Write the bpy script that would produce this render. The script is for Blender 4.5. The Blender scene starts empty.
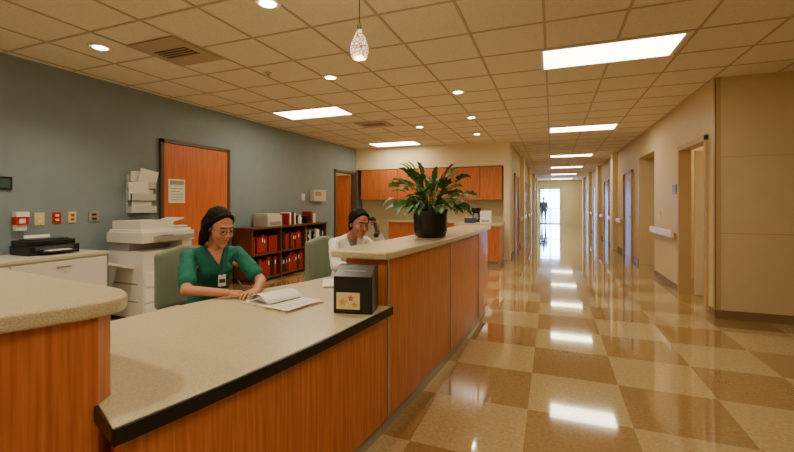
import bpy, bmesh, math, random
from mathutils import Vector, Matrix, Euler
random.seed(7)
D=bpy.data; C=bpy.context
CAMH=1.36; CH=2.84; YAW=math.radians(21.2)

# ---------------------------------------------------------------- helpers
def lin(c):
    return tuple(((x/255)/12.92 if x/255<=0.04045 else ((x/255+0.055)/1.055)**2.4) for x in c)
def mat(name,rgb,rough=0.5,metal=0.0,emit=0.0,noise=0.0,nscale=40.0,stretch=(1,1,1),rgb2=None,bump=0.0,coat=0.0,spec=0.5,ecol=None,detail=3):
    m=D.materials.new(name); m.use_nodes=True
    nt=m.node_tree; b=nt.nodes['Principled BSDF']
    c=lin(rgb)
    b.inputs['Base Color'].default_value=(*c,1)
    b.inputs['Roughness'].default_value=rough
    b.inputs['Metallic'].default_value=metal
    b.inputs['Specular IOR Level'].default_value=spec
    b.inputs['Coat Weight'].default_value=coat
    b.inputs['Coat Roughness'].default_value=0.08
    if emit>0:
        b.inputs['Emission Color'].default_value=(*(ecol or c),1)
        b.inputs['Emission Strength'].default_value=emit
    if noise>0 or rgb2 or bump>0:
        g=nt.nodes.new('ShaderNodeNewGeometry')
        mp=nt.nodes.new('ShaderNodeMapping'); mp.inputs['Scale'].default_value=stretch
        nt.links.new(g.outputs['Position'],mp.inputs['Vector'])
        n=nt.nodes.new('ShaderNodeTexNoise'); n.inputs['Scale'].default_value=nscale; n.inputs['Detail'].default_value=detail
        nt.links.new(mp.outputs['Vector'],n.inputs['Vector'])
        r=nt.nodes.new('ShaderNodeValToRGB')
        r.color_ramp.elements[0].position=0.32; r.color_ramp.elements[1].position=0.68
        c2=lin(rgb2) if rgb2 else tuple(x*(1-noise) for x in c)
        r.color_ramp.elements[0].color=(*c2,1); r.color_ramp.elements[1].color=(*c,1)
        nt.links.new(n.outputs['Fac'],r.inputs['Fac'])
        nt.links.new(r.outputs['Color'],b.inputs['Base Color'])
        if bump>0:
            bp=nt.nodes.new('ShaderNodeBump'); bp.inputs['Strength'].default_value=bump; bp.inputs['Distance'].default_value=0.002
            nt.links.new(n.outputs['Fac'],bp.inputs['Height']); nt.links.new(bp.outputs['Normal'],b.inputs['Normal'])
    return m
def new_obj(name,me,parent=None,mats=()):
    o=D.objects.new(name,me); C.scene.collection.objects.link(o)
    for m in mats: me.materials.append(m)
    if parent: o.parent=parent
    return o
def empty(name,loc=(0,0,0),rotz=0.0):
    e=D.objects.new(name,None); e.empty_display_size=0.1; C.scene.collection.objects.link(e)
    e.location=loc; e.rotation_euler=(0,0,rotz); return e
def addbox(bm,a,b,mi=0):
    x0,y0,z0=[min(a[i],b[i]) for i in range(3)]; x1,y1,z1=[max(a[i],b[i]) for i in range(3)]
    v=[bm.verts.new(p) for p in ((x0,y0,z0),(x1,y0,z0),(x1,y1,z0),(x0,y1,z0),(x0,y0,z1),(x1,y0,z1),(x1,y1,z1),(x0,y1,z1))]
    for f in ((0,3,2,1),(4,5,6,7),(0,1,5,4),(1,2,6,5),(2,3,7,6),(3,0,4,7)):
        fa=bm.faces.new([v[i] for i in f]); fa.material_index=mi
def boxes(name,lst,mats,parent=None,bevel=0.0,seg=2):
    bm=bmesh.new()
    for it in lst: addbox(bm,it[0],it[1],it[2] if len(it)>2 else 0)
    me=D.meshes.new(name); bm.to_mesh(me); bm.free()
    o=new_obj(name,me,parent,mats if isinstance(mats,(list,tuple)) else [mats])
    if bevel>0:
        m=o.modifiers.new('bevel','BEVEL'); m.width=bevel; m.segments=seg; m.limit_method='ANGLE'
    return o
def prism(name,pts,z0,z1,m,parent=None,bevel=0.0,seg=3):
    bm=bmesh.new()
    lo=[bm.verts.new((p[0],p[1],z0)) for p in pts]; hi=[bm.verts.new((p[0],p[1],z1)) for p in pts]
    bm.faces.new(lo[::-1]); bm.faces.new(hi); n=len(pts)
    for i in range(n): bm.faces.new([lo[i],lo[(i+1)%n],hi[(i+1)%n],hi[i]])
    bmesh.ops.recalc_face_normals(bm,faces=bm.faces)
    me=D.meshes.new(name); bm.to_mesh(me); bm.free()
    o=new_obj(name,me,parent,[m])
    if bevel>0:
        b=o.modifiers.new('bevel','BEVEL'); b.width=bevel; b.segments=seg; b.limit_method='ANGLE'; b.angle_limit=math.radians(50)
    return o
def lathe(name,prof,m,parent=None,loc=(0,0,0),seg=32,smooth=True,closed=False):
    bm=bmesh.new(); rings=[]
    for r,z in prof:
        rings.append([bm.verts.new((r*math.cos(2*math.pi*i/seg),r*math.sin(2*math.pi*i/seg),z)) for i in range(seg)])
    for a,b in zip(rings,rings[1:]):
        for i in range(seg): bm.faces.new([a[i],a[(i+1)%seg],b[(i+1)%seg],b[i]])
    bm.faces.new(rings[0][::-1]); bm.faces.new(rings[-1])
    bmesh.ops.recalc_face_normals(bm,faces=bm.faces)
    for f in bm.faces: f.smooth=smooth and len(f.verts)==4
    me=D.meshes.new(name); bm.to_mesh(me); bm.free()
    o=new_obj(name,me,parent,[m]); o.location=loc; return o
def tube(name,pts,r,m,parent=None,cyclic=False,res=3):
    cu=D.curves.new(name,'CURVE'); cu.dimensions='3D'; cu.bevel_depth=r; cu.bevel_resolution=res
    s=cu.splines.new('POLY'); s.points.add(len(pts)-1)
    for p,q in zip(s.points,pts): p.co=(*q,1)
    s.use_cyclic_u=cyclic; cu.use_fill_caps=True
    cu.materials.append(m)
    o=D.objects.new(name,cu); C.scene.collection.objects.link(o)
    if parent: o.parent=parent
    return o
# blob bodies : union of convex hulls -> voxel remesh
_sph=[]
for i in range(1,8):
    th=math.pi*i/8
    for j in range(14):
        ph=2*math.pi*j/14; _sph.append(Vector((math.sin(th)*math.cos(ph),math.sin(th)*math.sin(ph),math.cos(th))))
_sph+= [Vector((0,0,1)),Vector((0,0,-1))]
def hull(*ell):
    return [(Vector(c),(r,r,r) if isinstance(r,(int,float)) else r) for c,r in ell]
def cap(a,b,r0,r1): return hull((a,r0),(b,r1))
def xf(prims,M):
    out=[]
    for p in prims: out.append([((M@c) , r, M.to_3x3()@(e[2] if len(e)>2 else Matrix.Identity(3))) for e in p for c,r in [(e[0],e[1])]])
    return out
def blob(name,prims,m,parent,voxel=0.005,smooth=4,extra=None,nsc=0.07):
    bm=bmesh.new()
    for p in prims:
        vs=[]
        for e in p:
            c,r=e[0],e[1]; R=e[2] if len(e)>2 else None
            for s in _sph:
                q=Vector((s.x*r[0],s.y*r[1],s.z*r[2]))
                if R: q=R@q
                vs.append(bm.verts.new(c+q))
        res=bmesh.ops.convex_hull(bm,input=vs,use_existing_faces=False)
        kill=list(set(g for g in res['geom_interior'] if isinstance(g,bmesh.types.BMVert)))
        if kill: bmesh.ops.delete(bm,geom=kill,context='VERTS')
    bmesh.ops.recalc_face_normals(bm,faces=bm.faces)
    me=D.meshes.new(name); bm.to_mesh(me); bm.free()
    o=new_obj(name,me,parent,[m])
    if voxel:
        r=o.modifiers.new('remesh','REMESH'); r.mode='VOXEL'; r.voxel_size=voxel; r.use_smooth_shade=True
        s=o.modifiers.new('smooth','SMOOTH'); s.factor=0.5; s.iterations=smooth
        if extra:
            t=D.textures.new(name+'_folds','CLOUDS'); t.noise_scale=nsc
            d=o.modifiers.new('folds','DISPLACE'); d.texture=t; d.strength=extra; d.texture_coords='LOCAL'; d.mid_level=0.5
    else:
        for p in me.polygons: p.use_smooth=True
    return o

# ---------------------------------------------------------------- materials
M_wallblue=mat('wall_paint_bluegrey',(132,148,154),0.6,noise=0.05,nscale=6)
M_wall=mat('wall_paint_tan',(216,194,148),0.55,noise=0.04,nscale=5)
M_wall2=mat('wall_paint_cream',(230,214,176),0.55)
M_wood=mat('cherry_laminate',(208,124,68),0.33,rgb2=(176,94,44),nscale=5,stretch=(14,14,0.6),detail=6,coat=0.15)
M_door=mat('door_veneer_orange',(216,118,58),0.4,rgb2=(198,100,44),nscale=4,stretch=(10,10,0.5),detail=5)
M_darkwood=mat('dark_walnut',(100,58,34),0.4,noise=0.3,nscale=5,stretch=(10,10,1))
M_top=mat('solid_surface_speckle',(216,204,170),0.3,rgb2=(178,162,124),nscale=260,coat=0.1)
M_black=mat('black_plastic',(20,20,22),0.35)
M_blackedge=mat('black_edge_band',(14,14,14),0.4)
M_kick=mat('kick_base_grey',(160,148,124),0.4)
M_metal=mat('brushed_metal',(190,185,175),0.35,metal=0.9)
M_frame=mat('frame_bronze',(96,74,52),0.45)
M_frametan=mat('door_frame_tan',(190,160,112),0.45)
M_base=mat('rubber_base_brown',(134,106,74),0.5)
M_tile=mat('ceiling_tile',(234,224,200),0.85,rgb2=(218,206,178),nscale=90,bump=0.3)
M_grid=mat('ceiling_tbar',(186,168,134),0.6)
M_white=mat('white_enamel',(238,234,222),0.4)
M_copier=mat('copier_plastic',(226,224,214),0.4)
M_copier2=mat('copier_plastic_grey',(150,150,146),0.4)
M_red=mat('red_plastic',(190,28,24),0.4)
M_redbind=mat('binder_red',(150,30,24),0.5)
M_yel=mat('ivory_plate',(226,214,150),0.45)
M_paper=mat('paper_white',(240,238,228),0.7)
M_green=mat('sign_green',(150,170,130),0.6)
M_cab=mat('cabinet_putty',(204,198,180),0.45)
M_chair=mat('chair_fabric_greygreen',(124,136,116),0.85,noise=0.2,nscale=300)
M_scrub=mat('scrubs_teal_green',(10,108,92),0.8,noise=0.18,nscale=25)
M_scrubd=mat('scrub_trousers',(10,66,56),0.8)
M_coat=mat('lab_coat_white',(236,235,232),0.75,noise=0.06,nscale=20)
M_shirt=mat('shirt_lilac',(120,110,130),0.8)
M_skin=mat('skin_brown',(190,132,98),0.5)
M_skin2=mat('skin_brown_b',(170,114,84),0.5)
M_hair=mat('hair_black',(14,10,9),0.7,spec=0.2)
M_lip=mat('lips',(160,76,68),0.45)
M_eye=mat('eye_white',(226,220,210),0.3)
M_iris=mat('iris_dark',(28,16,10),0.2)
M_pot=mat('pot_black_glaze',(28,26,26),0.3)
M_soil=mat('soil',(50,36,26),0.9)
M_leaf=mat('leaf_green',(84,128,62),0.4,rgb2=(34,74,32),nscale=18)
M_handrail=mat('handrail_cream',(236,224,198),0.35)
M_shoe=mat('shoe_white',(220,220,216),0.5)
M_dark=mat('dark_clothes',(50,56,70),0.8)
M_em=mat('troffer_lens',(255,240,205),0.4,emit=16.0,ecol=(1.0,0.86,0.62))
M_emd=mat('downlight_lamp',(255,244,214),0.4,emit=30.0,ecol=(1.0,0.88,0.66))
M_vent=mat('vent_grey',(176,158,126),0.5)
M_ventd=mat('vent_slot_dark',(60,50,40),0.6)
M_blue=mat('binder_blue',(60,70,90),0.5)

# floor checker
def floor_mat():
    m=D.materials.new('vct_floor_checker'); m.use_nodes=True; nt=m.node_tree; b=nt.nodes['Principled BSDF']
    g=nt.nodes.new('ShaderNodeNewGeometry')
    mp=nt.nodes.new('ShaderNodeMapping'); mp.vector_type='TEXTURE'
    mp.inputs['Location'].default_value=(-0.15,3.38,-0.3); mp.inputs['Scale'].default_value=(0.61,0.61,0.61)
    nt.links.new(g.outputs['Position'],mp.inputs['Vector'])
    ck=nt.nodes.new('ShaderNodeTexChecker'); ck.inputs['Scale'].default_value=1.0
    ck.inputs['Color1'].default_value=(*lin((206,184,136)),1); ck.inputs['Color2'].default_value=(*lin((170,138,90)),1)
    nt.links.new(mp.outputs['Vector'],ck.inputs['Vector'])
    n=nt.nodes.new('ShaderNodeTexNoise'); n.inputs['Scale'].default_value=45; n.inputs['Detail'].default_value=4
    nt.links.new(g.outputs['Position'],n.inputs['Vector'])
    r=nt.nodes.new('ShaderNodeValToRGB'); r.color_ramp.elements[0].position=0.3; r.color_ramp.elements[1].position=0.7
    r.color_ramp.elements[0].color=(0.68,0.62,0.52,1); r.color_ramp.elements[1].color=(1,1,1,1)
    nt.links.new(n.outputs['Fac'],r.inputs['Fac'])
    mx=nt.nodes.new('ShaderNodeMix'); mx.data_type='RGBA'; mx.blend_type='MULTIPLY'; mx.inputs['Factor'].default_value=0.8
    nt.links.new(ck.outputs['Color'],mx.inputs['A']); nt.links.new(r.outputs['Color'],mx.inputs['B'])
    nt.links.new(mx.outputs['Result'],b.inputs['Base Color'])
    n2=nt.nodes.new('ShaderNodeTexNoise'); n2.inputs['Scale'].default_value=2.2
    nt.links.new(g.outputs['Position'],n2.inputs['Vector'])
    bp=nt.nodes.new('ShaderNodeBump'); bp.inputs['Strength'].default_value=0.05; bp.inputs['Distance'].default_value=0.01
    nt.links.new(n2.outputs['Fac'],bp.inputs['Height']); nt.links.new(bp.outputs['Normal'],b.inputs['Normal'])
    b.inputs['Roughness'].default_value=0.08; b.inputs['Specular IOR Level'].default_value=1.0
    b.inputs['Coat Weight'].default_value=1.0; b.inputs['Coat Roughness'].default_value=0.035; b.inputs['Coat IOR'].default_value=1.6
    return m
M_floor=floor_mat()

# ---------------------------------------------------------------- room shell
boxes('floor',[((-7.6,-4.1,-0.1),(5.6,28.1,0))],M_floor)
boxes('ceiling',[((-7.6,-4.1,CH),(5.6,28.1,CH+0.1))],M_tile)
bl=[]
xs=[-0.06+0.61*k for k in range(-9,10)]
ys=[4.095+0.61*k for k in range(-13,40)]
for x in xs:
    y1=28 if -0.95<x<1.8 else (9.88 if x<-0.95 else 5.76)
    if x>-5.04 and x<5.45: bl.append(((x-0.011,-4,CH-0.006),(x+0.011,y1,CH+0.002)))
for y in ys:
    if y>28: continue
    x0=-5.04 if y<9.88 else -0.94; x1=5.45 if y<5.75 else 1.79
    bl.append(((x0,y-0.011,CH-0.005),(x1,y+0.011,CH+0.002)))
boxes('ceiling_grid',bl,M_grid)

XL=-5.05
boxes('wall_left',[((XL-0.12,-4,0),(XL,8.75,CH)),((XL-0.12,9.85,0),(XL,10.4,CH)),((XL-0.12,8.75,2.16),(XL,9.85,CH))],M_wallblue)
boxes('wall_perimeter',[((-7.6,-4,0),(-7.5,28,CH)),((5.5,-4,0),(5.6,28,CH)),((-7.5,-4.1,0),(5.5,-4,CH)),((-7.5,8.0,0),(-5.17,8.1,CH))],M_wall)
YS=9.9
boxes('wall_back',[((XL-2.4,10.3,0),(-0.95,10.42,CH))],M_wall2)
boxes('wall_soffit',[((XL,YS,2.27),(-0.95,10.3,CH))],M_wall2)
boxes('wall_column',[((-1.09,YS,0),(-0.95,10.3,2.27))],M_wall2)
boxes('wall_corridor_left',[((-1.09,10.42,0),(-0.95,28,CH))],M_wall)
XR=1.8
boxes('wall_front_right',[((XR,5.77,0),(5.5,5.89,CH))],M_wall)
boxes('wall_corridor_right',[((XR,5.89,0),(XR+0.12,6.03,CH)),((XR,6.03,2.17),(XR+0.12,7.17,CH)),((XR,7.17,0),(XR+0.12,8.8,CH)),
   ((XR,8.8,2.35),(XR+0.9,10.25,CH)),((XR+0.12,8.68,0),(5.5,8.8,CH)),((XR+0.9,8.8,0),(XR+1.0,10.25,CH)),
   ((XR,10.25,0),(XR+1.0,10.37,CH)),((XR,10.37,0),(XR+0.12,28,CH))],M_wall)
boxes('wall_end',[((-7.5,27.9,0),(-0.75,28,CH)),((0.5,27.9,0),(5.5,28,CH)),((-0.75,27.9,2.3),(0.5,28,CH))],M_wall)
fr=[]
for x in (-0.75,-0.155,0.44): fr.append(((x,27.9,0),(x+0.06,27.97,2.3)))
for z in (0.0,0.95,2.1,2.25): fr.append(((-0.75,27.9,z),(0.5,27.97,z+0.06)))
boxes('door_1',fr,M_metal)
boxes('ground_outside',[((-30,28.1,-0.12),(30,80,-0.02))],mat('concrete_paving',(190,190,185),0.8,noise=0.1))
boxes('baseboard_left',[((XL,-4,0),(XL+0.012,8.75,0.1))],M_base)
boxes('baseboard_right',[((XR-0.012,7.25,0),(XR,8.8,0.1)),((XR-0.012,5.758,0),(5.5,5.77,0.1)),((XR-0.012,10.25,0),(XR,28,0.1)),((XR-0.012,5.77,0),(XR,5.95,0.1))],M_base)
boxes('baseboard_corridor',[((-0.95,10.3,0),(-0.938,28,0.1))],M_base)
boxes('trim_1',[((XR-0.006,5.764,0.1),(XR+0.05,5.772,CH)),((XR-0.006,5.764,0.1),(XR,5.83,CH)),
   ((XR+0.05,5.764,1.0),(5.4,5.771,1.008)),((XR+0.05,5.764,1.9),(5.4,5.771,1.906)),((3.2,5.764,0.1),(3.207,5.771,CH))],M_frametan)
boxes('trim_2',[((XR-0.03,6.0,0),(XR+0.13,6.07,2.21)),((XR-0.03,7.13,0),(XR+0.13,7.2,2.21)),((XR-0.03,6.0,2.14),(XR+0.13,7.2,2.21))],M_frametan,bevel=0.004)
boxes('door_2',[((XR+0.16,7.06,0.01),(XR+1.2,7.11,2.13),0),((XR+1.05,7.045,1.0),(XR+1.15,7.06,1.03),1)],[M_wall2,M_metal],bevel=0.003)
boxes('trim_3',[((XL-0.13,8.7,0),(XL+0.03,8.77,2.2)),((XL-0.13,9.83,0),(XL+0.03,9.89,2.2)),((XL-0.13,8.7,2.14),(XL+0.03,9.89,2.2))],M_frame,bevel=0.004)
o=boxes('door_3',[((-1.03,-0.022,0.01),(0,0.022,2.12),0),((-0.98,-0.05,1.0),(-0.88,-0.022,1.03),1)],[M_door,M_metal],bevel=0.003)
o.location=(XL-0.14,9.8,0); o.rotation_euler=(0,0,math.radians(12))
boxes('door_4',[((XL,4.0,0.01),(XL+0.03,5.17,2.2),0),((XL,3.95,0),(XL+0.045,4.0,2.25),1),((XL,5.17,0),(XL+0.045,5.22,2.25),1),((XL,3.95,2.2),(XL+0.045,5.22,2.25),1),
   ((XL+0.03,5.03,1.0),(XL+0.07,5.07,1.05),2),((XL+0.055,4.93,1.015),(XL+0.075,5.07,1.035),2)],[M_door,M_frame,M_metal],bevel=0.003)
boxes('door_notice',[((XL+0.031,4.07,1.36),(XL+0.036,4.34,1.70),0),((XL+0.036,4.09,1.62),(XL+0.038,4.32,1.68),1),((XL+0.036,4.11,1.40),(XL+0.038,4.30,1.41),1),((XL+0.036,4.11,1.44),(XL+0.038,4.30,1.45),1),((XL+0.036,4.11,1.48),(XL+0.038,4.30,1.49),1),((XL+0.036,4.11,1.52),(XL+0.038,4.26,1.53),1),((XL+0.036,4.11,1.56),(XL+0.038,4.30,1.57),1)],[M_paper,M_green])
k=5
M_cdoor=mat('corridor_door_maple',(176,130,84),0.4,noise=0.15,nscale=5,stretch=(10,10,1))
for side,y0 in (('R',11.0),('R',15.2),('R',19.4),('R',23.6),('L',11.2),('L',15.4),('L',19.6),('L',23.8)):
    x=XR if side=='R' else -0.95; s=-1 if side=='R' else 1
    boxes('door_%d'%k,[((x,y0,0.01),(x+s*0.015,y0+1.1,2.1),0),((x,y0-0.06,0),(x+s*0.04,y0,2.16),1),((x,y0+1.1,0),(x+s*0.04,y0+1.16,2.16),1),((x,y0-0.06,2.1),(x+s*0.04,y0+1.16,2.16),1),
        ((x+s*0.015,y0+0.08,1.0),(x+s*0.06,y0+0.2,1.03),2)],[M_cdoor,M_frametan,M_metal]); k+=1
pl=[]
for y in (13.3,17.5,21.7,25.6):
    pl.append(((XR-0.14,y,0),(XR,y+0.45,CH))); pl.append(((-0.95,y,0),(-0.83,y+0.4,CH)))
boxes('wall_pilasters',pl,M_wall2)
for (x,s,a,b) in ((XR,-1,7.3,8.75),(XR,-1,12.35,13.25),(XR,-1,14.0,15.0),(XR,-1,16.5,17.4),(XR,-1,18.2,19.2),(XR,-1,20.7,21.6),(XR,-1,22.3,23.4),(-0.95,1,12.5,13.2),(-0.95,1,14,15.2),(-0.95,1,16.7,17.4),(-0.95,1,18.1,19.4)):
    e=empty('handrail')
    boxes('rail',[((x+s*0.045,a,0.82),(x+s*0.09,b,0.93))],M_handrail,e,bevel=0.012,seg=3)
    boxes('brackets',[((x,a+0.1,0.85),(x+s*0.05,a+0.16,0.89)),((x,b-0.16,0.85),(x+s*0.05,b-0.1,0.89))],M_metal,e)
for y in (14.3,18.5):
    e=empty('framed_picture')
    boxes('frame',[((XR-0.03,y,1.35),(XR,y+0.6,1.85),0),((XR-0.033,y+0.04,1.39),(XR-0.03,y+0.56,1.81),1)],[M_frame,mat('print_art',(120,140,150),0.5,rgb2=(190,170,120),nscale=6)],e)
boxes('room_plaque',[((XR-0.012,7.35,1.5),(XR,7.55,1.65))],mat('plaque_brown',(116,100,80),0.4),bevel=0.003)
boxes('light_switch',[((XR-0.012,8.3,1.1),(XR,8.38,1.22)),((XR-0.018,8.33,1.14),(XR-0.012,8.35,1.18))],M_yel)

# ---------------------------------------------------------------- ceiling fixtures
def troffer(cx,cy):
    e=empty('ceiling_troffer_light',(cx,cy,CH))
    w,h=0.61,0.305
    boxes('frame',[((-w,-h,-0.016),(w,-h+0.03,0)),((-w,h-0.03,-0.016),(w,h,0)),((-w,-h+0.03,-0.016),(-w+0.03,h-0.03,0)),((w-0.03,-h+0.03,-0.016),(w,h-0.03,0))],M_white,e)
    boxes('lens',[((-w+0.03,-h+0.03,-0.01),(w-0.03,h-0.03,-0.002))],M_em,e)
for c in [(0.5,4.4),(0.55,8.67),(0.55,13.55),(0.55,17.82),(0.55,22.09),(0.55,26.36),(-3.66,5.62),(-3.66,9.28),(0.55,0.13),(0.55,-3.0),(-3.1,-0.5)]:  # last three are unseen troffers, added out of view as ambient fill
    troffer(*c)
def downlight(x,y,pw=78):
    e=empty('recessed_downlight',(x,y,CH))
    lathe('trim_ring',[(0.06,-0.001),(0.062,-0.008),(0.095,-0.008),(0.1,-0.001)],M_white,e,seg=32)
    lathe('lamp',[(0.058,-0.0095),(0.058,-0.0085)],M_emd,e,seg=32)
    l=D.lights.new('spot','SPOT'); l.energy=pw; l.color=(1,0.85,0.61); l.spot_size=math.radians(130); l.spot_blend=0.8; l.shadow_soft_size=0.06
    o=D.objects.new('spot_lamp',l); C.scene.collection.objects.link(o); o.parent=e; o.location=(0,0,-0.03)
for x,y in [(-4.0,2.52),(-2.43,4.1),(-1.96,2.41),(-1.17,5.26),(-1.3,6.9),(-1.5,8.6),(-2.4,7.4),(-2.0,0.3),(-4.0,0.4)]:  # last two sit out of view, added as extra light near the left
    downlight(x,y)
def vent(cx,cy,w,h):
    e=empty('ceiling_air_vent',(cx,cy,CH))
    L=[((-w,-h,-0.014),(w,h,-0.006),0),((-w+0.1,-0.09,-0.017),(w-0.1,0.09,-0.014),1)]
    for i in range(4): L.append(((-w+0.1,-0.075+i*0.045,-0.024),(w-0.1,-0.063+i*0.045,-0.017),0))
    boxes('diffuser',L,[M_vent,M_ventd],e)
vent(-3.42,2.87,0.3,0.3); vent(-3.11,6.84,0.305,0.25)
lathe('sprinkler_head',[(0.04,-0.001),(0.04,-0.006),(0.012,-0.01),(0.012,-0.035),(0.02,-0.038),(0.02,-0.042)],M_metal,loc=(-3.0,3.7,CH),seg=20)

def pendant():
    e=empty('pendant_lamp',(-0.99,1.98,0))
    m=D.materials.new('art_glass'); m.use_nodes=True; nt=m.node_tree; b=nt.nodes['Principled BSDF']
    tc=nt.nodes.new('ShaderNodeTexCoord'); v=nt.nodes.new('ShaderNodeTexVoronoi'); v.inputs['Scale'].default_value=46; v.feature='DISTANCE_TO_EDGE'
    r=nt.nodes.new('ShaderNodeValToRGB'); r.color_ramp.elements[0].position=0.05; r.color_ramp.elements[1].position=0.2
    r.color_ramp.elements[0].color=(*lin((150,80,40)),1); r.color_ramp.elements[1].color=(*lin((255,238,205)),1)
    nt.links.new(tc.outputs['Object'],v.inputs['Vector']); nt.links.new(v.outputs['Distance'],r.inputs['Fac'])
    nt.links.new(r.outputs['Color'],b.inputs['Base Color']); nt.links.new(r.outputs['Color'],b.inputs['Emission Color']); b.inputs['Emission Strength'].default_value=1.7
    b.inputs['Roughness'].default_value=0.12; b.inputs['Coat Weight'].default_value=0.5
    z=2.15
    lathe('glass_shade',[(0.022,z),(0.036,z+0.005),(0.047,z+0.025),(0.051,z+0.05),(0.047,z+0.08),(0.034,z+0.115),(0.02,z+0.145),(0.013,z+0.165)],m,e,seg=32)
    lathe('socket_cap',[(0.014,z+0.163),(0.014,z+0.185),(0.006,z+0.2)],M_metal,e,seg=20)
    tube('cord',[(0,0,z+0.195),(0,0,CH-0.02)],0.0025,M_black,e)
    lathe('canopy',[(0.06,CH-0.001),(0.058,CH-0.02),(0.02,CH-0.03)],M_metal,e,seg=24)
    l=D.lights.new('bulb','POINT'); l.energy=8; l.color=(1,0.8,0.5); l.shadow_soft_size=0.04
    o=D.objects.new('bulb',l); C.scene.collection.objects.link(o); o.parent=e; o.location=(0,0,z-0.06)
pendant()

# ---------------------------------------------------------------- nurse station counter
def fx(y): return -0.72-0.0175*(5.1-y)**2-0.06*max(0,1.5-y)**2
def rng(a,b,n): return [a+(b-a)*i/(n-1) for i in range(n)]
ctr=empty('nurse_station_counter')
b_end=[(-1.262,0.79),(-1.292,0.845),(-1.385,0.885),(-2.15,0.97)]
yy=rng(0.72,2.15,16)
front=[(fx(y),y) for y in yy]
inner=[(fx(y)-0.31,y) for y in rng(2.152,5.1,14)]
back=[(-1.62,5.1),(-1.62,3.6),(-1.66,3.0),(-1.76,2.6),(-1.92,2.2),(-2.02,1.8),(-2.09,1.4)]
low=front+inner+back+b_end[::-1]
prism('low_worktop',low,0.722,0.76,M_top,ctr,bevel=0.004)
def strip(name,y0,y1,o0,o1,z0,z1,m,n=24,bevel=0):
    ys_=rng(y0,y1,n)
    return prism(name,[(fx(y)+o0,y) for y in ys_]+[(fx(y)+o1,y) for y in ys_[::-1]],z0,z1,m,ctr,bevel)
strip('low_black_edge',0.718,2.16,0.010,-0.001,0.712,0.757,M_blackedge,20)
prism('low_black_edge_end',[(fx(0.72)+0.009,0.716),(fx(0.72),0.7215),(-1.262,0.791),(-1.272,0.782)],0.712,0.757,M_blackedge,ctr)
strip('low_front_panel',0.78,2.16,-0.03,-0.1,0.1,0.72,M_wood,20)
prism('low_side_panel',[(fx(0.78)-0.032,0.765),(fx(0.78)-0.032,0.785),(-1.262,0.86),(-1.27,0.83)],0.1,0.72,M_wood,ctr)
strip('low_kick',0.78,2.16,-0.06,-0.1,0,0.1,M_kick,20)
strip('high_front_panel',2.165,5.08,-0.035,-0.3,0.1,1.028,M_wood,30)
strip('high_kick',2.165,5.05,-0.06,-0.28,0,0.1,M_kick,30)
ys_=rng(2.16,5.12,28)
hp=[(fx(2.11)-0.08,2.11),(fx(2.13)-0.02,2.125)]+[(fx(y),y) for y in ys_]+[(fx(5.17)-0.04,5.17),(fx(5.17)-0.36,5.17)]+[(fx(y)-0.4,y) for y in ys_[::-1]]+[(fx(2.11)-0.37,2.11)]
prism('high_ledge_top',hp,1.03,1.075,M_top,ctr,bevel=0.012)
for y in (2.175,3.35,4.45):
    boxes('metal_reveal',[((fx(y)-0.04,y-0.008,0.1),(fx(y)-0.026,y+0.008,1.028))],M_metal,ctr)
boxes('end_panel',[((-1.62,5.02,0.0),(-1.06,5.08,0.72))],M_wood,ctr)
boxes('support_panel',[((-1.9,1.25,0),(-1.2,1.29,0.72)),((-1.55,2.95,0),(-1.12,2.99,0.72))],M_wood,ctr)
tp=[(-2.9,-1.4),(-2.45,-0.75),(-2.02,-0.25),(-1.7,0.07),(-1.47,0.32),(-1.33,0.55),(-1.248,0.73),(-1.233,0.79),(-1.238,0.84),(-1.26,0.875),(-1.3,0.905),(-1.36,0.93),(-2.3,1.03),(-2.9,1.06)]
prism('high_ledge_top_b',tp,1.022,1.072,M_top,ctr,bevel=0.014)
bp=[(-2.85,-1.3),(-2.45,-0.69),(-2.03,-0.19),(-1.72,0.13),(-1.50,0.36),(-1.372,0.56),(-1.310,0.69)]+b_end[:3]+[(-2.3,0.985),(-2.85,1.01)]
prism('high_block_panel',bp,0.1,1.021,M_wood,ctr)
prism('high_block_kick',[(p[0]-0.03,p[1]-0.01) for p in bp],0,0.1,M_kick,ctr)

# ---------------------------------------------------------------- box on counter
def suggestion_box():
    e=empty('comment_card_box',(-1.02,2.0,0.7605),math.radians(12))
    bm=bmesh.new()
    w=0.108
    prof=[(-0.075,0),(0.075,0),(0.075,0.25),(0.02,0.25),(-0.075,0.2)]
    a=[bm.verts.new((-w,p[0],p[1])) for p in prof]; b=[bm.verts.new((w,p[0],p[1])) for p in prof]
    bm.faces.new(a); bm.faces.new(b[::-1])
    for i in range(5): bm.faces.new([a[i],b[i],b[(i+1)%5],a[(i+1)%5]])
    bmesh.ops.recalc_face_normals(bm,faces=bm.faces)
    me=D.meshes.new('box_body'); bm.to_mesh(me); bm.free()
    o=new_obj('box_body',me,e,[M_black]); m=o.modifiers.new('b','BEVEL'); m.width=0.004; m.segments=2
    boxes('label',[((-0.09,-0.0775,0.025),(0.04,-0.0755,0.115),0)],[mat('label_cream',(228,208,150),0.6)],e)
    mo=mat('label_orange',(222,160,80),0.6); mr=mat('label_red',(196,110,80),0.6)
    for i,(x,z,R) in enumerate(((-0.055,0.062,0.026),(-0.01,0.085,0.02),(0.01,0.05,0.018))):
        pts=[]
        for j in range(10):
            r=R if j%2==0 else R*0.5
            pts.append((x+r*math.sin(j*math.pi/5),-0.0782,z+r*math.cos(j*math.pi/5)))
        me=D.meshes.new('star'); me.from_pydata(pts,[],[list(range(10))]); new_obj('label_star',me,e,[(mo,mr,mo)[i]])
    o=boxes('slot',[((-0.06,-0.003,0),(0.06,0.003,0.001))],M_copier2,e); o.location=(0,-0.03,0.2245); o.rotation_euler=(math.radians(27.8),0,0)
suggestion_box()

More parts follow.
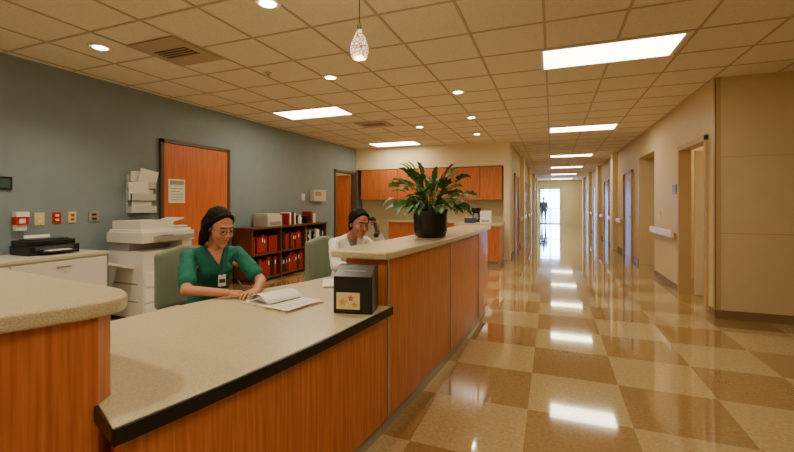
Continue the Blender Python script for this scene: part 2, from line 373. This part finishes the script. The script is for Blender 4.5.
def papers():
    e=empty('paperwork_folder',(-1.51,1.99,0.7605),math.radians(-14))
    boxes('folder',[((-0.2,-0.14,0),(0.2,0.15,0.004),0)],[mat('manila_folder',(220,196,150),0.7)],e)
    for i,(x,y,r) in enumerate(((-0.09,0.0,3),(-0.08,0.01,-5),(0.09,0.0,-3),(0.1,-0.01,6))):
        s=boxes('sheet',[((-0.1,-0.135,0),(0.1,0.135,0.0025))],M_paper,e); s.location=(x,y,0.0045+0.003*i); s.rotation_euler=(0,0,math.radians(r))
    pg=mat('print_grey',(150,145,140),0.6)
    s=boxes('print_lines',[((-0.07,-0.1+0.03*i,0),(0.07,-0.094+0.03*i,0.0005)) for i in range(7)],pg,e); s.location=(0.1,-0.01,0.0162); s.rotation_euler=(0,0,math.radians(6))
    # raised, half-turned leaves of the booklet
    for k,(h,c) in enumerate(((0.06,0.0),(0.04,0.05),(0.025,0.1))):
        vs=[];n=10
        for i in range(n+1):
            t=i/n; vs+= [(-0.17+0.19*t+c*0.2,-0.13,0.017+h*math.sin(t*2.6)*(1-0.3*t)),(-0.17+0.19*t+c*0.2,0.13,0.017+h*0.8*math.sin(t*2.6)*(1-0.3*t))]
        me=D.meshes.new('turned_sheet'); me.from_pydata(vs,[],[(2*i,2*i+2,2*i+3,2*i+1) for i in range(n)]); new_obj('turned_sheet',me,e,[M_paper])
    e2=empty('paper_stack',(-1.50,2.62,0.7605),math.radians(30))
    boxes('sheets',[((-0.1,-0.14,0),(0.1,0.14,0.006)),((-0.09,-0.15,0.006),(0.11,0.13,0.012))],M_paper,e2)
papers()

# ---------------------------------------------------------------- plant
def plant():
    e=empty('potted_plant',(-0.95,3.22,1.0755))
    lathe('pot',[(0.10,0),(0.125,0.01),(0.14,0.06),(0.143,0.2),(0.15,0.215),(0.15,0.235),(0.135,0.235),(0.133,0.215)],M_pot,e,seg=36)
    lathe('soil',[(0.132,0.205),(0.132,0.216)],M_soil,e,seg=24)
    bm=bmesh.new()
    for i in range(125):
        az=random.uniform(0,2*math.pi); el=random.uniform(-0.3,1.35); L=random.uniform(0.11,0.19)
        base=Vector((0.05*math.cos(az),0.05*math.sin(az),0.22))
        sl=random.uniform(0.04,0.31)
        d=Vector((math.cos(az)*math.cos(el),math.sin(az)*math.cos(el),math.sin(el)))
        st=base+Vector((d.x*sl*0.85,d.y*sl*0.85,max(0.02,abs(d.z))*sl+0.03))
        side=d.cross(Vector((0,0,1))); side.normalize()
        w=0.003
        v=[bm.verts.new(base-side*w),bm.verts.new(base+side*w),bm.verts.new(st+side*w),bm.verts.new(st-side*w)]; bm.faces.new(v)
        p=st.copy(); cur=d.copy(); n=8; W=random.uniform(0.026,0.046); prev=None
        roll=random.uniform(-0.8,0.8)
        for j in range(n+1):
            t=j/n
            wd=W*math.sin(math.pi*min(1,(t**0.8*0.92+0.06)))**0.8*(1 if j%2==0 else 0.6)
            if j==n: wd=0.001
            up=side.cross(cur).normalized()
            sd=(side*math.cos(roll)+up*math.sin(roll)).normalized()
            row=[bm.verts.new(p-sd*wd+up*wd*0.3),bm.verts.new(p),bm.verts.new(p+sd*wd+up*wd*0.3)]
            if prev:
                bm.faces.new([prev[0],prev[1],row[1],row[0]]); bm.faces.new([prev[1],prev[2],row[2],row[1]])
            prev=row
            p=p+cur*(L/n); cur=(cur+Vector((0,0,-0.17))).normalized()
    for f in bm.faces: f.smooth=True
    me=D.meshes.new('foliage'); bm.to_mesh(me); bm.free(); new_obj('foliage',me,e,[M_leaf])
plant()

# ---------------------------------------------------------------- office chairs
def office_chair(x,y,rot):
    e=empty('office_chair',(x,y,0),rot)   # faces +y local
    blob('seat',[hull(((-0.2,-0.18,0.425),(0.04,0.04,0.03)),((0.2,-0.18,0.425),(0.04,0.04,0.03)),((-0.2,0.2,0.42),(0.04,0.05,0.03)),((0.2,0.2,0.42),(0.04,0.05,0.03)))],M_chair,e,voxel=0.012,smooth=3)
    pr=[]
    for i in range(6):
        a0=-0.9+i*0.3; a1=a0+0.3
        def P(a,z): return (0.26*math.sin(a),-0.12-0.17*math.cos(a)-0.02*(z-0.5),z)
        w0=0.03
        pr.append(hull((P(a0,0.56),w0),(P(a1,0.56),w0),(P(a0,0.99-0.05*abs(a0)),w0),(P(a1,0.99-0.05*abs(a1)),w0)))
    blob('backrest',pr,M_chair,e,voxel=0.012,smooth=6)
    boxes('back_bar',[((-0.03,-0.34,0.38),(0.03,-0.32,0.7)),((-0.03,-0.33,0.38),(0.03,0,0.40))],M_black,e,bevel=0.004)
    lathe('gas_column',[(0.03,0.09),(0.03,0.25),(0.022,0.26),(0.022,0.41)],M_black,e,seg=16)
    for i in range(5):
        a=i*2*math.pi/5+0.3; c,s=math.cos(a),math.sin(a)
        tube('base_leg',[(0,0,0.1),(0.3*c,0.3*s,0.075)],0.018,M_black,e)
        w=lathe('caster',[(0.015,-0.02),(0.027,-0.015),(0.027,0.015),(0.015,0.02)],M_black,e,(0.3*c,0.3*s,0.028),seg=16); w.rotation_euler=(math.pi/2,0,a)
    return e

# ---------------------------------------------------------------- people
HS=1.08
def head_prims():
    P=[hull(((0,-0.012,0.03),(0.071,0.091,0.085))),
       hull(((0,0.02,-0.015),(0.060,0.068,0.078)),((0,0.047,-0.083),(0.026,0.028,0.024))),
       hull(((0,0.068,-0.096),(0.016,0.013,0.013))),
       cap((0,0.084,0.014),(0,0.104,-0.018),0.006,0.0095),
       cap((0.009,0.095,-0.024),(-0.009,0.095,-0.024),0.0075,0.0075),
       hull(((0.034,0.055,-0.022),(0.025,0.026,0.028))),hull(((-0.034,0.055,-0.022),(0.025,0.026,0.028))),
       cap((-0.03,0.072,0.034),(0.03,0.072,0.034),0.011,0.011),
       hull(((0.072,-0.008,-0.002),(0.008,0.016,0.028))),hull(((-0.072,-0.008,-0.002),(0.008,0.016,0.028))),
       cap((-0.014,0.083,-0.056),(0.014,0.083,-0.056),0.007,0.007)]
    return P
def scl(prims): return [[ (c,tuple(x*HS for x in r),R.normalized()) for c,r,R in p] for p in prims]
def face_parts(parent,M,skin,glasses=True):
    for s in (-1,1):
        blob('eye',scl(xf([hull(((s*0.029,0.070,0.007),(0.0140,0.0125,0.0080)))],M)),M_eye,parent,voxel=None)
        blob('iris',scl(xf([hull(((s*0.028,0.0795,0.005),(0.0060,0.0045,0.0060)))],M)),M_iris,parent,voxel=None)
        blob('upper_lid',scl(xf([hull(((s*0.029,0.0695,0.0135),(0.0160,0.0133,0.0070)))],M)),skin,parent,voxel=None)
        blob('lash_line',scl(xf([hull(((s*0.016,0.0800,0.0095),0.0018),((s*0.030,0.0835,0.0108),0.0018),((s*0.043,0.0745,0.0085),0.0018))],M)),M_hair,parent,voxel=None)
        blob('eyebrow',scl(xf([hull(((s*0.014,0.083,0.031),0.0025),((s*0.032,0.0815,0.036),0.0028),((s*0.047,0.071,0.032),0.0018))],M)),M_hair,parent,voxel=None)
    blob('lips',scl(xf([cap((-0.02,0.083,-0.053),(0.0,0.0885,-0.051),0.0025,0.0042),cap((0.02,0.083,-0.053),(0.0,0.0885,-0.051),0.0025,0.0042),
                    cap((-0.013,0.084,-0.0585),(0.013,0.084,-0.0585),0.004,0.004)],M)),M_lip,parent,voxel=None)
    if glasses:
        for s in (-1,1):
            pts=[M@Vector((s*0.031+0.021*math.cos(t),0.095-0.006*abs(math.cos(t)),0.004+0.014*math.sin(t))) for t in [i*2*math.pi/20 for i in range(20)]]
            tube('glasses_rim',pts,0.0014,M_black,parent,cyclic=True)
            tube('glasses_arm',[M@Vector((s*0.052,0.089,0.008)),M@Vector((s*0.08,0.0,0.01))],0.0013,M_black,parent)
        tube('glasses_bridge',[M@Vector((-0.010,0.095,0.008)),M@Vector((0.010,0.095,0.008))],0.0013,M_black,parent)
def hand_prims(w,fwd,nrm,side,curl=0.5,sc=0.93,spread=0.12,thumb_in=0.4):
    f=Vector(fwd).normalized(); n=Vector(nrm); n=(n-f*n.dot(f)).normalized(); s=Vector(side); s=(s-f*s.dot(f)-n*s.dot(n)).normalized()
    w=Vector(w); P=[]
    k=[w+(f*0.088+s*0.030)*sc,w+(f*0.092+s*0.010)*sc,w+(f*0.087-s*0.011)*sc,w+(f*0.078-s*0.030)*sc]
    P.append(hull((w+s*0.014,0.017),(w-s*0.014,0.017),(k[0],0.0115),(k[1],0.0115)))
    P.append(hull((w-s*0.012,0.017),(k[1],0.0115),(k[2],0.011),(k[3],0.010)))
    L=[0.070,0.078,0.072,0.057]
    for i in range(4):
        p=k[i]; a=curl*0.5+0.06*i; r=0.0088-0.0006*i
        sp=(1.5-i)*spread
        for j,fr in enumerate((0.45,0.3,0.25)):
            d=(f*math.cos(a)+n*math.sin(a)); d=(d+s*sp*math.cos(a)*0.6).normalized()
            q=p+d*L[i]*fr*sc
            P.append(cap(p,q,r,r*0.92)); p=q; r*=0.92; a+=curl
    t0=w+(f*0.022+s*0.018)*sc; t1=t0+(f*0.028+s*0.026+n*0.010)*sc; t2=t1+(f*(0.022+0.008*thumb_in)+s*(0.012-0.02*thumb_in)+n*0.006)*sc; t3=t2+(f*0.024-s*0.008*thumb_in+n*0.004)*sc
    P+= [cap(t0,t1,0.014,0.011),cap(t1,t2,0.0105,0.0095),cap(t2,t3,0.0095,0.0075)]
    return P
def person_seated(name,loc,facing,skin,top,trou,headpos,hyaw,hpitch,hroll,armR,armL,handR,handL,sleeve,glasses,hairstyle,collar):
    rot=math.atan2(facing[1],facing[0])-math.pi/2
    e=empty(name,(loc[0],loc[1],0),rot)
    HM=Matrix.Translation(headpos)@Euler((math.radians(hpitch),math.radians(hroll),math.radians(hyaw)),'YXZ').to_matrix().to_4x4()@Matrix.Scale(HS,4)
    sh=0.165; sy=0.12; sz=1.012
    nb=Vector((0,sy+0.01,sz+0.02)); nt=HM@Vector((0,-0.03,-0.06))
    skinp=scl(xf(head_prims(),HM))
    skinp+=[cap(nt,nb,0.045,0.050)]
    for (E,W),hp in ((armR,handR),(armL,handL)):
        skinp.append(cap(Vector(E),Vector(W),0.036,0.023))
        skinp+=hp
        s=sh if E[0]>0 else -sh
        S=Vector((s,sy,sz-0.02)); S2=S.lerp(Vector(E),0.5); Sc=Vector((s*0.5,sy-0.01,sz-0.07))
        skinp.append(cap(S2,E,0.037,0.035)); skinp.append(cap(S2,Sc,0.02,0.02)); skinp.append(cap(Sc,nb-Vector((0,0,0.03)),0.02,0.03))
    blob('skin_head_arms',skinp,skin,e,voxel=0.0033,smooth=2)
    g=[hull(((0,0.0,0.57),(0.165,0.12,0.09)),((0,0.035,0.74),(0.13,0.10,0.08))),
       hull(((0,0.035,0.74),(0.13,0.10,0.08)),((0,0.10,0.90),(0.145,0.110,0.08))),
       hull(((0,0.10,0.90),(0.142,0.110,0.07)),((0.115,sy-0.01,sz-0.005),(0.055,0.058,0.042)),((-0.115,sy-0.01,sz-0.005),(0.055,0.058,0.042))),
       hull(((0.12,sy-0.01,sz-0.01),(0.045,0.052,0.042)),((-0.12,sy-0.01,sz-0.01),(0.045,0.052,0.042)),((0,sy-0.01,sz+0.035),(0.052,0.05,0.03))),
       hull(((0.055,0.155,0.89),(0.062,0.052,0.06)),((-0.055,0.155,0.89),(0.062,0.052,0.06)))]
    for (E,W) in (armR,armL):
        s=sh if E[0]>0 else -sh
        E=Vector(E); W=Vector(W); S=Vector((s,sy,sz-0.02))
        if sleeve=='short':
            g.append(cap(S,S.lerp(E,0.74),0.052,0.056))
        else:
            g.append(cap(S,E,0.051,0.048)); g.append(cap(E,E.lerp(W,0.95),0.048,0.036))
    blob('garment_top',g,top,e,voxel=0.006,smooth=4,extra=0.014,nsc=0.055)
    t=[hull(((0,-0.02,0.555),(0.16,0.12,0.075)))]
    for s in (-1,1):
        t.append(cap((s*0.09,0.02,0.555),(s*0.11,0.43,0.545),0.085,0.062))
        t.append(cap((s*0.11,0.43,0.54),(s*0.12,0.40,0.11),0.06,0.042))
    blob('trousers',t,trou,e,voxel=0.009,smooth=5)
    for s in (-1,1):
        blob('shoe',[hull(((s*0.12,0.38,0.04),(0.036,0.04,0.038)),((s*0.125,0.55,0.026),(0.04,0.045,0.024)))],M_shoe,e,voxel=None)
    face_parts(e,HM,skin,glasses)
    H=[hull(((0,-0.034,0.045),(0.082,0.094,0.086)))]
    for s in (-1,1):
        H+= [cap((0,0.038,0.100),(s*0.040,0.036,0.085),0.016,0.016),
             cap((s*0.040,0.036,0.085),(s*0.064,0.016,0.054),0.016,0.014),
             cap((s*0.064,0.016,0.054),(s*0.074,-0.004,0.012),0.013,0.011),
             hull(((s*0.068,-0.03,0.02),(0.015,0.030,0.04)),((s*0.062,-0.038,-0.035),(0.014,0.022,0.024))),]
    H.append(hull(((0,-0.07,0.0),(0.065,0.045,0.06)),((0,-0.065,-0.055),(0.045,0.03,0.03))))
    if hairstyle=='long':
        H+= [hull(((0,-0.09,0.01),(0.075,0.05,0.06)),((0,-0.085,-0.08),(0.075,0.04,0.05)))]
        for s in (-1,1):
            H+= [hull(((s*0.074,-0.025,0.02),(0.018,0.035,0.04)),((s*0.078,-0.04,-0.06),(0.024,0.035,0.04))),
                 hull(((s*0.078,-0.04,-0.06),(0.024,0.035,0.04)),((s*0.07,-0.055,-0.115),(0.022,0.028,0.025)))]
    else: H+= [cap((0,-0.115,0.0),(0.0,-0.12,-0.1),0.038,0.02)]
    blob('hair',scl(xf(H,HM)),M_hair,e,voxel=0.004,smooth=4,extra=0.009,nsc=0.018)
    if collar=='v':
        blob('neckline_skin',[hull(((-0.045,0.160,1.042),0.009),((0.045,0.160,1.042),0.009),((0,0.216,0.945),0.006))],skin,e,voxel=None)
        tube('lanyard',[(-0.07,0.125,1.057),(-0.052,0.19,0.985),(-0.03,0.224,0.9),(-0.02,0.228,0.86)],0.004,M_blue,e)
        tube('lanyard_b',[(0.07,0.125,1.057),(0.055,0.19,0.985),(0.0,0.224,0.9),(-0.02,0.228,0.86)],0.004,M_blue,e)
        boxes('id_badge',[((-0.045,0.222,0.785),(0.005,0.230,0.865),0),((-0.04,0.230,0.81),(0.0,0.2315,0.835),1)],[M_paper,M_blue],e)
    else:
        blob('shirt_front',[hull(((-0.042,0.16,1.042),0.009),((0.042,0.16,1.042),0.009),((0,0.220,0.89),0.008))],M_shirt,e,voxel=None)
        for s in (-1,1):
            blob('lapel',[hull(((s*0.052,0.125,1.067),0.009),((s*0.08,0.175,0.975),0.008),((s*0.01,0.226,0.87),0.006))],top,e,voxel=None)
    return e
hR=hand_prims((0.05,0.50,0.795),(-0.85,0.5,0.0),(0.1,0.1,-1),(0.5,0.85,0.1),curl=0.36)
hL=hand_prims((-0.12,0.55,0.793),(0.75,0.6,0.02),(0,0,-1),(0.6,-0.75,0.1),curl=0.33)
nur=person_seated('nurse_in_green_scrubs',(-2.34,2.22),(0.9,-0.43),M_skin,M_scrub,M_scrubd,(-0.01,0.22,1.188),12,-20,0,
   ((0.235,0.33,0.808),(0.05,0.50,0.795)),((-0.25,0.34,0.808),(-0.12,0.55,0.793)),hR,hL,'short',True,'long','v')
tube('pen',[(-0.055,0.60,0.775),(-0.01,0.53,0.87)],0.004,M_blue,nur)
HP=Vector((0.0,0.30,1.17))
wL2=(-0.165,0.35,1.07)
hL2=hand_prims(wL2,(0.22,0.0,0.95),(1,0.0,-0.2),(0.1,1,0),curl=0.45)
hR2=hand_prims((0.02,0.50,0.795),(-0.6,0.75,0.0),(0,0,-1),(-0.75,-0.6,0.1),curl=0.33)
wom=person_seated('woman_in_lab_coat',(-1.85,3.38),(0.82,-0.57),M_skin2,M_coat,M_dark,tuple(HP),-2,-12,-4,
   ((0.24,0.32,0.82),(0.02,0.50,0.795)),((-0.25,0.42,0.83),wL2),hR2,hL2,'full',False,'tail','lapel')
blob('phone_handset',[cap((-0.125,0.35,1.215),(-0.105,0.43,1.085),0.015,0.014),hull(((-0.115,0.335,1.215),(0.026,0.026,0.024))),hull(((-0.09,0.44,1.08),(0.026,0.024,0.024)))],M_black,wom,voxel=0.004,smooth=3)
office_chair(-2.55,2.30,math.atan2(-0.46,0.9)-math.pi/2)
office_chair(-1.99,3.48,math.atan2(-0.53,0.85)-math.pi/2)

def walker():
    e=empty('person_standing',(-0.5,27.0,0),0)
    blob('dark_clothes',[hull(((0,0,1.0),(0.16,0.11,0.1)),((0,0,1.35),(0.19,0.11,0.1))),cap((-0.18,0,1.4),(-0.23,0.02,1.1),0.055,0.045),cap((0.18,0,1.4),(0.23,0.02,1.1),0.055,0.045),
      cap((-0.23,0.02,1.1),(-0.2,0.12,0.88),0.045,0.035),cap((0.23,0.02,1.1),(0.2,0.12,0.88),0.045,0.035),
      cap((-0.09,0,0.95),(-0.1,0.05,0.5),0.09,0.06),cap((-0.1,0.05,0.5),(-0.1,0,0.08),0.06,0.045),cap((0.09,0,0.95),(0.1,-0.03,0.5),0.09,0.06),cap((0.1,-0.03,0.5),(0.1,-0.12,0.08),0.06,0.045),
      hull(((-0.1,0.04,0.04),(0.045,0.12,0.04))),hull(((0.1,-0.08,0.04),(0.045,0.12,0.04)))],mat('casual_clothes_blue',(90,104,130),0.8),e,voxel=0.015,smooth=4)
    blob('head',[hull(((0,0,1.63),(0.078,0.095,0.115))),cap((0,0,1.56),(0,0,1.42),0.05,0.055)]+hand_prims((-0.2,0.12,0.86),(0,0.2,-1),(1,0,0),(0,1,0))+hand_prims((0.2,0.12,0.86),(0,0.2,-1),(-1,0,0),(0,1,0)),M_skin,e,voxel=0.006)
    blob('hair',[hull(((0,0.02,1.67),(0.085,0.095,0.09)))],M_hair,e,voxel=0.01)
walker()

# ---------------------------------------------------------------- left wall furniture
e=empty('storage_cabinet')
L=[((-5.02,1.2,0.0),(-4.42,2.86,0.82),0),((-5.03,1.19,0.82),(-4.40,2.87,0.85),0)]
for y0,y1 in ((1.22,2.02),(2.04,2.84)):
    for z0,z1 in ((0.05,0.4),(0.42,0.8)): L.append(((-4.42,y0,z0),(-4.402,y1,z1),1)); L.append(((-4.402,(y0+y1)/2-0.06,z1-0.06),(-4.39,(y0+y1)/2+0.06,z1-0.045),2))
boxes('carcass',L,[M_cab,M_copier,M_metal],e,bevel=0.003)
def printer_black(x,y,z):
    e=empty('desktop_printer',(x,y,z),0)
    boxes('body',[((-0.18,-0.22,0),(0.14,0.22,0.09),0),((-0.18,-0.21,0.09),(0.09,0.21,0.14),0),((-0.13,-0.17,0.14),(0.05,0.17,0.155),1),((0.14,-0.15,0.025),(0.24,0.15,0.04),0),((0.12,-0.17,0.045),(0.1415,0.17,0.08),1)],[M_black,mat('printer_grey',(70,72,74),0.4)],e,bevel=0.012)
    boxes('paper',[((0.1,-0.1,0.041),(0.23,0.1,0.047),0)],[M_paper],e)
    pp=boxes('paper_feed',[((-0.01,-0.11,0),(0.0,0.11,0.05))],M_paper,e); pp.location=(-0.15,0,0.135); pp.rotation_euler=(0,math.radians(-20),0)
printer_black(-4.78,2.5,0.8505)
def copier():
    e=empty('photocopier',(-4.6,3.5,0),0)   # front faces +x
    L=[((-0.3,-0.32,0.04),(0.28,0.34,0.80),0)]
    for z0,z1 in ((0.06,0.2),(0.22,0.38),(0.40,0.56)): L.append(((0.28,-0.30,z0),(0.30,0.32,z1),1)); L.append(((0.30,-0.1,z1-0.045),(0.306,0.12,z1-0.02),2))
    L+= [((-0.3,-0.32,0.80),(0.05,0.34,0.90),2),((0.05,0.2,0.80),(0.28,0.34,0.90),0),((-0.3,-0.34,0.90),(0.30,0.36,1.02),0),
         ((0.30,-0.2,0.93),(0.38,0.30,0.975),2),((0.31,-0.14,0.975),(0.37,0.02,0.98),3),
         ((-0.28,-0.32,1.02),(0.26,0.34,1.05),1),((-0.26,-0.30,1.05),(0.22,0.12,1.15),0),((-0.2,0.12,1.06),(0.18,0.36,1.075),1),
         ((-0.2,-0.322,0.42),(0.2,-0.32,0.44),2),((-0.2,-0.322,0.22),(0.2,-0.32,0.235),2)]
    boxes('body',L,[M_copier,M_white,M_copier2,M_black],e,bevel=0.01)
    tr=boxes('side_tray',[((-0.14,-0.30,0),(0.14,0,0.015)),((-0.14,-0.30,0.015),(-0.13,0,0.03)),((0.13,-0.30,0.015),(0.14,0,0.03))],M_copier,e); tr.location=(0,-0.32,0.6); tr.rotation_euler=(math.radians(-18),0,0)
    tr=boxes('adf_tray',[((-0.15,0,0),(0.15,0.26,0.012))],M_white,e); tr.location=(-0.02,0.1,1.1); tr.rotation_euler=(math.radians(14),0,0)
    boxes('feet',[((-0.28,-0.3,0),(-0.22,-0.24,0.04)),((0.2,-0.3,0),(0.26,-0.24,0.04)),((-0.28,0.26,0),(-0.22,0.32,0.04)),((0.2,0.26,0),(0.26,0.32,0.04))],M_black,e)
copier()
def wall_file():
    e=empty('wall_file_holder')
    L=[((XL,3.5,1.22),(XL+0.012,3.84,1.72),0)]
    for i,z in enumerate((1.22,1.38,1.54)):
        L+= [((XL+0.012,3.5,z),(XL+0.10-0.01*i,3.84,z+0.012),0),((XL+0.09-0.01*i,3.5,z),(XL+0.10-0.01*i,3.84,z+0.10),0),((XL+0.012,3.5,z),(XL+0.09,3.508,z+0.1),0),((XL+0.012,3.832,z),(XL+0.09,3.84,z+0.1),0)]
    boxes('pockets',L,[mat('file_holder_clear',(200,200,192),0.3)],e)
    for i,(y,z,r) in enumerate(((3.66,1.56,4),(3.68,1.40,-5),(3.66,1.24,3),(3.72,1.58,-9),(3.62,1.42,8))):
        p=boxes('papers',[((0,-0.13,0),(0.006,0.13,0.22))],M_paper,e); p.location=(XL+0.03+0.008*i,y,z); p.rotation_euler=(math.radians(r),math.radians(8),0)
wall_file()
def plate(name,y,z,w,h,m,detail=None):
    e=empty(name); boxes('plate',[((XL,y-w/2,z-h/2),(XL+0.01,y+w/2,z+h/2))],m,e,bevel=0.003)
    if detail: boxes('detail',[((XL+0.01,y-w/5,z+0.012),(XL+0.016,y+w/5,z+0.036)),((XL+0.01,y-w/5,z-0.036),(XL+0.016,y+w/5,z-0.012))],detail,e)
plate('wall_outlet',2.57,1.19,0.09,0.135,M_yel,M_white); plate('wall_outlet',2.73,1.20,0.08,0.12,M_red,M_white); plate('wall_outlet',2.88,1.20,0.08,0.125,M_yel,M_red); plate('wall_switch_plate',3.11,1.20,0.12,0.125,M_metal,M_black)
e=empty('wall_dispenser')
boxes('case',[((XL,2.34,1.14),(XL+0.07,2.45,1.22),0),((XL,2.34,1.22),(XL+0.08,2.45,1.27),1),((XL,2.35,1.08),(XL+0.05,2.44,1.14),1),((XL+0.07,2.37,1.155),(XL+0.073,2.42,1.2),1)],[M_red,M_paper],e,bevel=0.008)
boxes('wall_sign_plate',[((XL,2.0,1.49),(XL+0.015,2.34,1.62),0),((XL+0.015,2.02,1.51),(XL+0.017,2.32,1.60),1)],[M_black,mat('sign_dkgreen',(60,84,78),0.5)])
e=empty('wall_time_clock'); boxes('case',[((XL,7.65,1.40),(XL+0.1,8.15,1.66),0),((XL+0.1,7.7,1.52),(XL+0.104,7.95,1.62),1)],[M_cab,M_copier2],e,bevel=0.01)
e=empty('thermostat'); boxes('case',[((XL,7.3,1.42),(XL+0.03,7.4,1.56)),((XL+0.03,7.33,1.5),(XL+0.033,7.37,1.54))],[M_white],e,bevel=0.004)

def bookcase():
    e=empty('bookcase')
    x0,x1=-5.02,-4.62; H=0.94; L=[]
    yv=[5.3,6.06,6.84,7.62]
    for y in yv: L.append(((x0,y-0.015,0),(x1,y+0.015,H-0.03)))
    for z in (0.04,0.46,H-0.03): 
        L.append(((x0,5.285,z),(x1+ (0.02 if z>0.8 else 0),7.635,z+0.03)))
    L.append(((x0,5.285,0.04),(x0+0.01,7.635,H-0.03)))
    boxes('shelves',L,[M_darkwood],e,bevel=0.003)
    B=[]
    for i in range(3):
        for z in (0.07,0.49):
            y=yv[i]+0.03
            while y<yv[i+1]-0.09:
                t=random.uniform(0.035,0.07); h=random.uniform(0.27,0.34)
                mi=random.choice([0,0,0,1]) if i==0 else (random.choice([0,0,1]) if i==1 else random.choice([1,2,3]))
                if random.random()<0.92:
                    B.append(((x0+0.06,y,z+0.001),(x1-0.04,y+t-0.004,z+h),mi))
                    if random.random()<0.35: B.append(((x1-0.04,y+t*0.25,z+h*0.6),(x1-0.038,y+t*0.7,z+h*0.8),2))
                y+=t
    boxes('binders',B,[M_redbind,M_black,M_paper,M_blue],e,bevel=0.002)
    e2=empty('label_printer',(-4.82,5.95,H+0.0005))
    boxes('body',[((-0.17,-0.2,0),(0.15,0.2,0.2),0),((0.15,-0.15,0.03),(0.158,0.15,0.09),1),((-0.15,-0.18,0.2),(0.12,0.18,0.23),0)],[M_cab,M_copier2],e2,bevel=0.012)
    e3=empty('binder_row',(-4.82,6.5,H+0.0005))
    boxes('binders',[((-0.12,-0.1+i*0.05,0),(0.1,-0.055+i*0.05,0.22+0.02*(i%2)),i%3) for i in range(5)],[M_redbind,M_paper,M_black],e3,bevel=0.003)
    e4=empty('file_organizer',(-4.82,7.15,H+0.0005))
    boxes('boxes',[((-0.15,-0.18,0),(0.12,0.0,0.16),0),((-0.13,0.02,0),(0.1,0.1,0.24),1),((-0.13,0.12,0),(0.1,0.2,0.2),2)],[M_black,M_redbind,M_paper],e4,bevel=0.006)
    lathe('water_bottle',[(0.035,0),(0.037,0.01),(0.037,0.13),(0.015,0.17),(0.015,0.19)],M_paper,None,(-4.75,6.82,H+0.001),seg=20)
bookcase()

# ---------------------------------------------------------------- back cabinets
e=empty('upper_wall_cabinet')
x0,x1=-4.9,-1.12; n=7; w=(x1-x0)/n; L=[((x0,YS+0.02,1.44),(x1,10.29,2.26),1)]
for i in range(n):
    L.append(((x0+i*w+0.006,YS-0.002,1.445),(x0+(i+1)*w-0.006,YS+0.02,2.25),0)); hx=x0+i*w+(w-0.06 if i%2==0 else 0.05)
    L.append(((hx,YS-0.02,1.5),(hx+0.01,YS-0.002,1.6),2))
boxes('cabinet',L,[M_wood,M_darkwood,M_metal],e)
e=empty('base_cabinet')
x0=-4.0; w=(x1-x0)/5; L=[((x0,9.72,0.1),(x1,10.29,0.86),1),((x0,9.76,0),(x1,10.29,0.1),3),((x0-0.02,9.67,0.86),(x1+0.02,10.29,0.9),2)]
for i in range(5): L.append(((x0+i*w+0.005,9.7,0.12),(x0+(i+1)*w-0.005,9.72,0.85),0))
L+= [((-2.0,8.75,0.1),(-1.05,9.66,0.86),0),((-2.03,8.72,0.86),(-1.02,9.67,0.9),2),((-1.98,8.8,0),(-1.08,9.6,0.1),3)]
boxes('cabinet',L,[M_wood,M_darkwood,M_top,M_kick],e)
e=empty('microwave_oven',(-3.0,10.05,0.9005)); boxes('body',[((-0.26,-0.2,0),(0.26,0.2,0.3),0),((-0.24,-0.208,0.03),(0.1,-0.2,0.27),1),((0.13,-0.208,0.03),(0.24,-0.2,0.27),2)],[M_white,M_black,M_copier2],e,bevel=0.006)
e=empty('coffee_maker',(-1.75,9.95,0.9005)); boxes('body',[((-0.1,-0.1,0),(0.1,0.12,0.03),0),((-0.1,0.03,0.03),(0.1,0.12,0.26),0),((-0.1,-0.1,0.24),(0.1,0.12,0.34),0)],[M_black],e,bevel=0.008)
lathe('carafe',[(0.05,0.035),(0.065,0.06),(0.06,0.14),(0.045,0.18),(0.05,0.2)],M_copier2,e,(0,-0.035,0),seg=20)
e=empty('paper_towel_dispenser',(-1.4,9.2,0.9005)); boxes('box',[((-0.12,-0.1,0),(0.12,0.1,0.28),0),((-0.08,-0.104,0.03),(0.08,-0.1,0.08),1)],[M_paper,M_copier2],e,bevel=0.01)
e=empty('glove_box',(-1.75,9.15,0.9005)); boxes('box',[((-0.12,-0.07,0),(0.12,0.07,0.12),0),((-0.05,-0.03,0.12),(0.05,0.03,0.124),1)],[M_blue,M_paper],e)
e=empty('desk_telephone',(-1.3,3.95,0.7605),0.2); boxes('base',[((-0.1,-0.11,0),(0.1,0.11,0.05),0),((-0.08,-0.03,0.05),(0.06,0.09,0.056),1)],[M_black,M_copier2],e,bevel=0.01)
lathe('waste_bin',[(0.13,0),(0.135,0.01),(0.16,0.38),(0.165,0.39),(0.15,0.39)],M_black,None,(2.35,6.75,0),seg=28)

# ---------------------------------------------------------------- lights for side rooms + world
def pt(name,loc,en,col=(1,0.85,0.62)):
    l=D.lights.new(name,'POINT'); l.energy=en; l.color=col; l.shadow_soft_size=0.15
    o=D.objects.new(name,l); C.scene.collection.objects.link(o); o.location=loc
pt('room_fill_light',(3.4,7.2,2.5),50); pt('closet_fill_light',(-6.3,9.2,2.5),15)  # bare point lights added to brighten the side rooms, no fixture modelled
w=D.worlds.new('World'); C.scene.world=w; w.use_nodes=True
bg=w.node_tree.nodes['Background']; bg.inputs['Color'].default_value=(0.32,0.56,1.0,1); bg.inputs['Strength'].default_value=36.0

cam=D.cameras.new('camera'); co=D.objects.new('camera',cam); C.scene.collection.objects.link(co)
co.location=(0,0,CAMH); co.rotation_euler=(math.pi/2,0,YAW)
cam.sensor_width=36; cam.lens=400/794*36; cam.shift_y=-23/794; cam.clip_start=0.05; cam.clip_end=200
C.scene.camera=co
